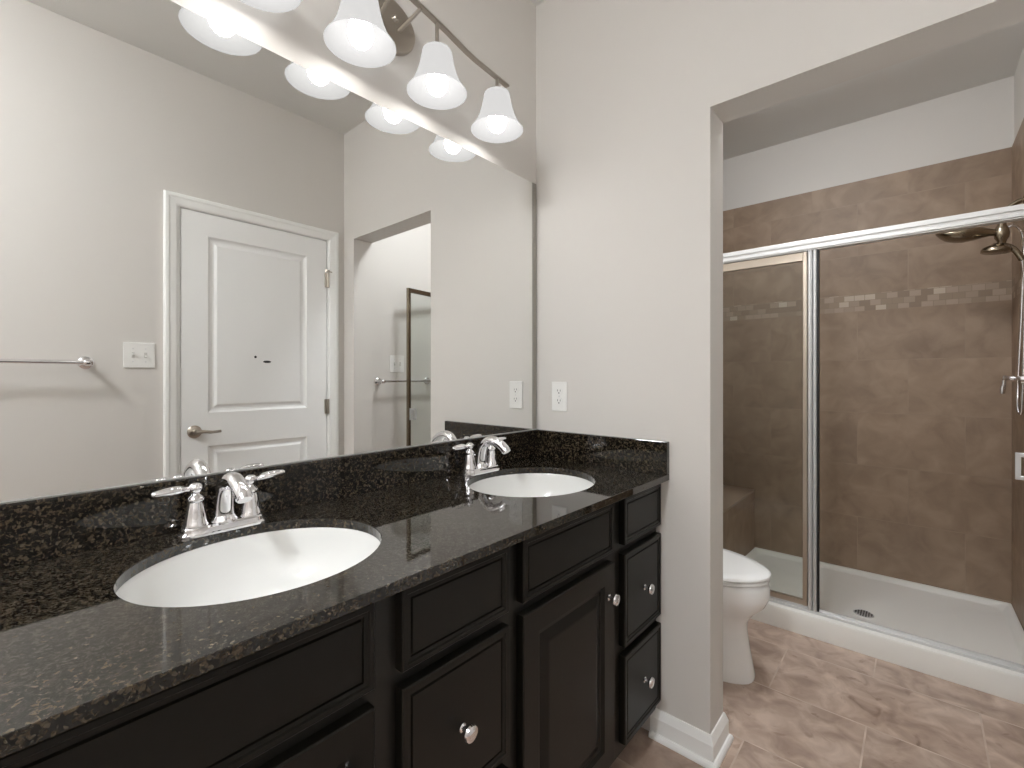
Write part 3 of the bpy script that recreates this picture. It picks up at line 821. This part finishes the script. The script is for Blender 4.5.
for s in (1, -1):
    m = MB(); y0 = 0.009 * s; y1 = 0.034 * s
    P = [(DL - 0.045, y0, 0.925), (DL - 0.045, y1, 0.925), (DL - 0.045, y1, 0.99), (DL - 0.045, y0, 0.99)]
    for a, b_ in zip(P, P[1:]):
        v0 = [min(p, q) - 0.006 for p, q in zip(a, b_)]; v1 = [max(p, q) + 0.006 for p, q in zip(a, b_)]
        if s > 0: v0[1] = max(v0[1], 0.0025)
        else: v1[1] = min(v1[1], -0.0025)
        m.box(v0[0], v1[0], v0[1], v1[1], v0[2], v1[2], 0.002)
    # the pull bridges from the stile
    m.box(DL - 0.052, DL - 0.012, s * 0.009 if s > 0 else -0.012, s * 0.012 if s > 0 else -0.009, 0.918, 0.997)
    dbuild(m, 'pull_handle', SATIN, dfm)

# shower heads on the right wall
SYY = 3.0
XW = W - 0.009
hd = empty('shower_fixture', (XW, SYY, 1.985), 'brushed nickel shower arm with wide paddle head and small handheld on a hose', 'shower head')
m = MB()
m.lathe([(0, 0), (0.028, 0), (0.027, 0.005), (0.014, 0.011), (0, 0.012)], (XW, SYY, 1.985), (-1, 0, 0), 24)
m.tube(spline([(XW, SYY, 1.985), (1.515, SYY, 1.982), (1.487, SYY, 1.960), (1.472, SYY, 1.925), (1.464, SYY, 1.885)], 6), 0.0105, 14)
m.build('arm', HEADM, hd, smooth=True)
m = MB(); m.lathe([(0, 0.05), (0.013, 0.05), (0.016, 0.035), (0.023, 0.022), (0.026, 0.0), (0.024, -0.018), (0.016, -0.032), (0.013, -0.045), (0, -0.046)], (1.464, SYY, 1.850), (0, 0, 1), 24)
m.build('diverter', HEADM, hd, smooth=True)
m = MB()
# large paddle head pointing away from the wall
pts = [(1.445, 1.862), (1.425, 1.868), (1.405, 1.872), (1.375, 1.874), (1.34, 1.872), (1.31, 1.872), (1.28, 1.876), (1.262, 1.882), (1.246, 1.890)]
hw = [0.015, 0.022, 0.036, 0.054, 0.066, 0.068, 0.060, 0.044, 0.010]
ht = [0.014, 0.016, 0.021, 0.026, 0.027, 0.024, 0.018, 0.011, 0.003]
rings = []
for (x, z), a, h in zip(pts, hw, ht):
    rings.append([(x, SYY + a * math.cos(2 * PI * k / 20), z + h * math.sin(2 * PI * k / 20) * (1.35 if math.sin(2 * PI * k / 20) < 0 else 0.8)) for k in range(20)])
m.loft(rings); m.build('paddle_head', HEADM, hd, smooth=True, angle=60)
m = MB()
m.lathe([(0, 0.028), (0.014, 0.028), (0.026, 0.02), (0.045, 0.010), (0.051, 0.0), (0.051, -0.010), (0.046, -0.013), (0, -0.013)], (1.448, SYY + 0.005, 1.782), (0.08, 0, 1), 28)
m.tube(spline([(1.455, SYY + 0.005, 1.796), (1.480, SYY, 1.792), (1.505, SYY, 1.768), (1.527, SYY, 1.722)], 5), [0.014] * 5 + [0.0125] * 5 + [0.0115] * 6, 14)
m.build('handheld_head', HEADM, hd, smooth=True, angle=50)
m = MB()
m.tube(spline([(1.475, SYY, 1.868), (1.498, SYY, 1.878), (1.520, SYY + 0.01, 1.862), (1.532, SYY + 0.02, 1.80), (1.530, SYY + 0.03, 1.55), (1.518, SYY + 0.03, 1.20), (1.514, SYY + 0.01, 1.08), (1.519, SYY - 0.01, 1.05), (1.524, SYY - 0.02, 1.09), (1.530, SYY - 0.02, 1.35), (1.533, SYY - 0.01, 1.60), (1.527, SYY, 1.722)], 8), 0.0062, 12)
m.build('hose', CHROME, hd, smooth=True)
va = empty('shower_valve', (XW, SYY - 0.10, 1.2), 'chrome shower valve with small drop lever on the tiled wall', 'shower valve')
vy = SYY - 0.10
m = MB(); m.lathe([(0, 0), (0.055, 0), (0.054, 0.004), (0.030, 0.010), (0.022, 0.014), (0.018, 0.03), (0.0, 0.031)], (XW, vy, 1.200), (-1, 0, 0), 32); m.build('escutcheon', CHROME, va, smooth=True)
m = MB(); m.lathe([(0, 0.028), (0.010, 0.028), (0.0085, 0.045), (0.013, 0.050), (0.009, 0.056), (0.0085, 0.068), (0.012, 0.073), (0.012, 0.083), (0.0, 0.086)], (XW, vy, 1.205), (-1, 0, 0), 20)
m.tube([(XW - 0.078, vy, 1.203), (XW - 0.080, vy, 1.180), (XW - 0.083, vy, 1.160), (XW - 0.084, vy, 1.138)], [0.008, 0.0065, 0.0095, 0.0075], 14)
m.build('lever', CHROME, va, smooth=True, angle=50)

# ------------------------------------------------------------------ ceiling lights (outside the frame): toilet room lamp, added fill dome
def dome(name, x, y, mat, label, r=0.15):
    e = empty(name, (x, y, CEIL), label, 'ceiling light')
    m = MB(); m.lathe([(0, 0), (r + 0.012, 0), (r + 0.012, -0.022), (r, -0.024), (0, -0.024)], (x, y, CEIL - 0.0005), (0, 0, 1), 40); m.build('base', NICKEL, e, smooth=True, angle=30)
    m = MB(); m.lathe([(0, -0.0245), (r - 0.004, -0.0245), (r - 0.012, -0.045), (r * 0.72, -0.072), (r * 0.4, -0.088), (0, -0.094)], (x, y, CEIL - 0.0005), (0, 0, 1), 40); m.build('diffuser', mat, e, smooth=True, angle=60)
dome('unseen_ceiling_light', 0.72, 2.0, DOME2, 'round frosted ceiling light in the toilet room above the toilet')
dome('unseen_ceiling_light', 0.82, -0.88, FILL_DOME, 'unseen fill dome added on the ceiling behind the camera')  # added fill, since the vanity lamps alone leave the room too dark
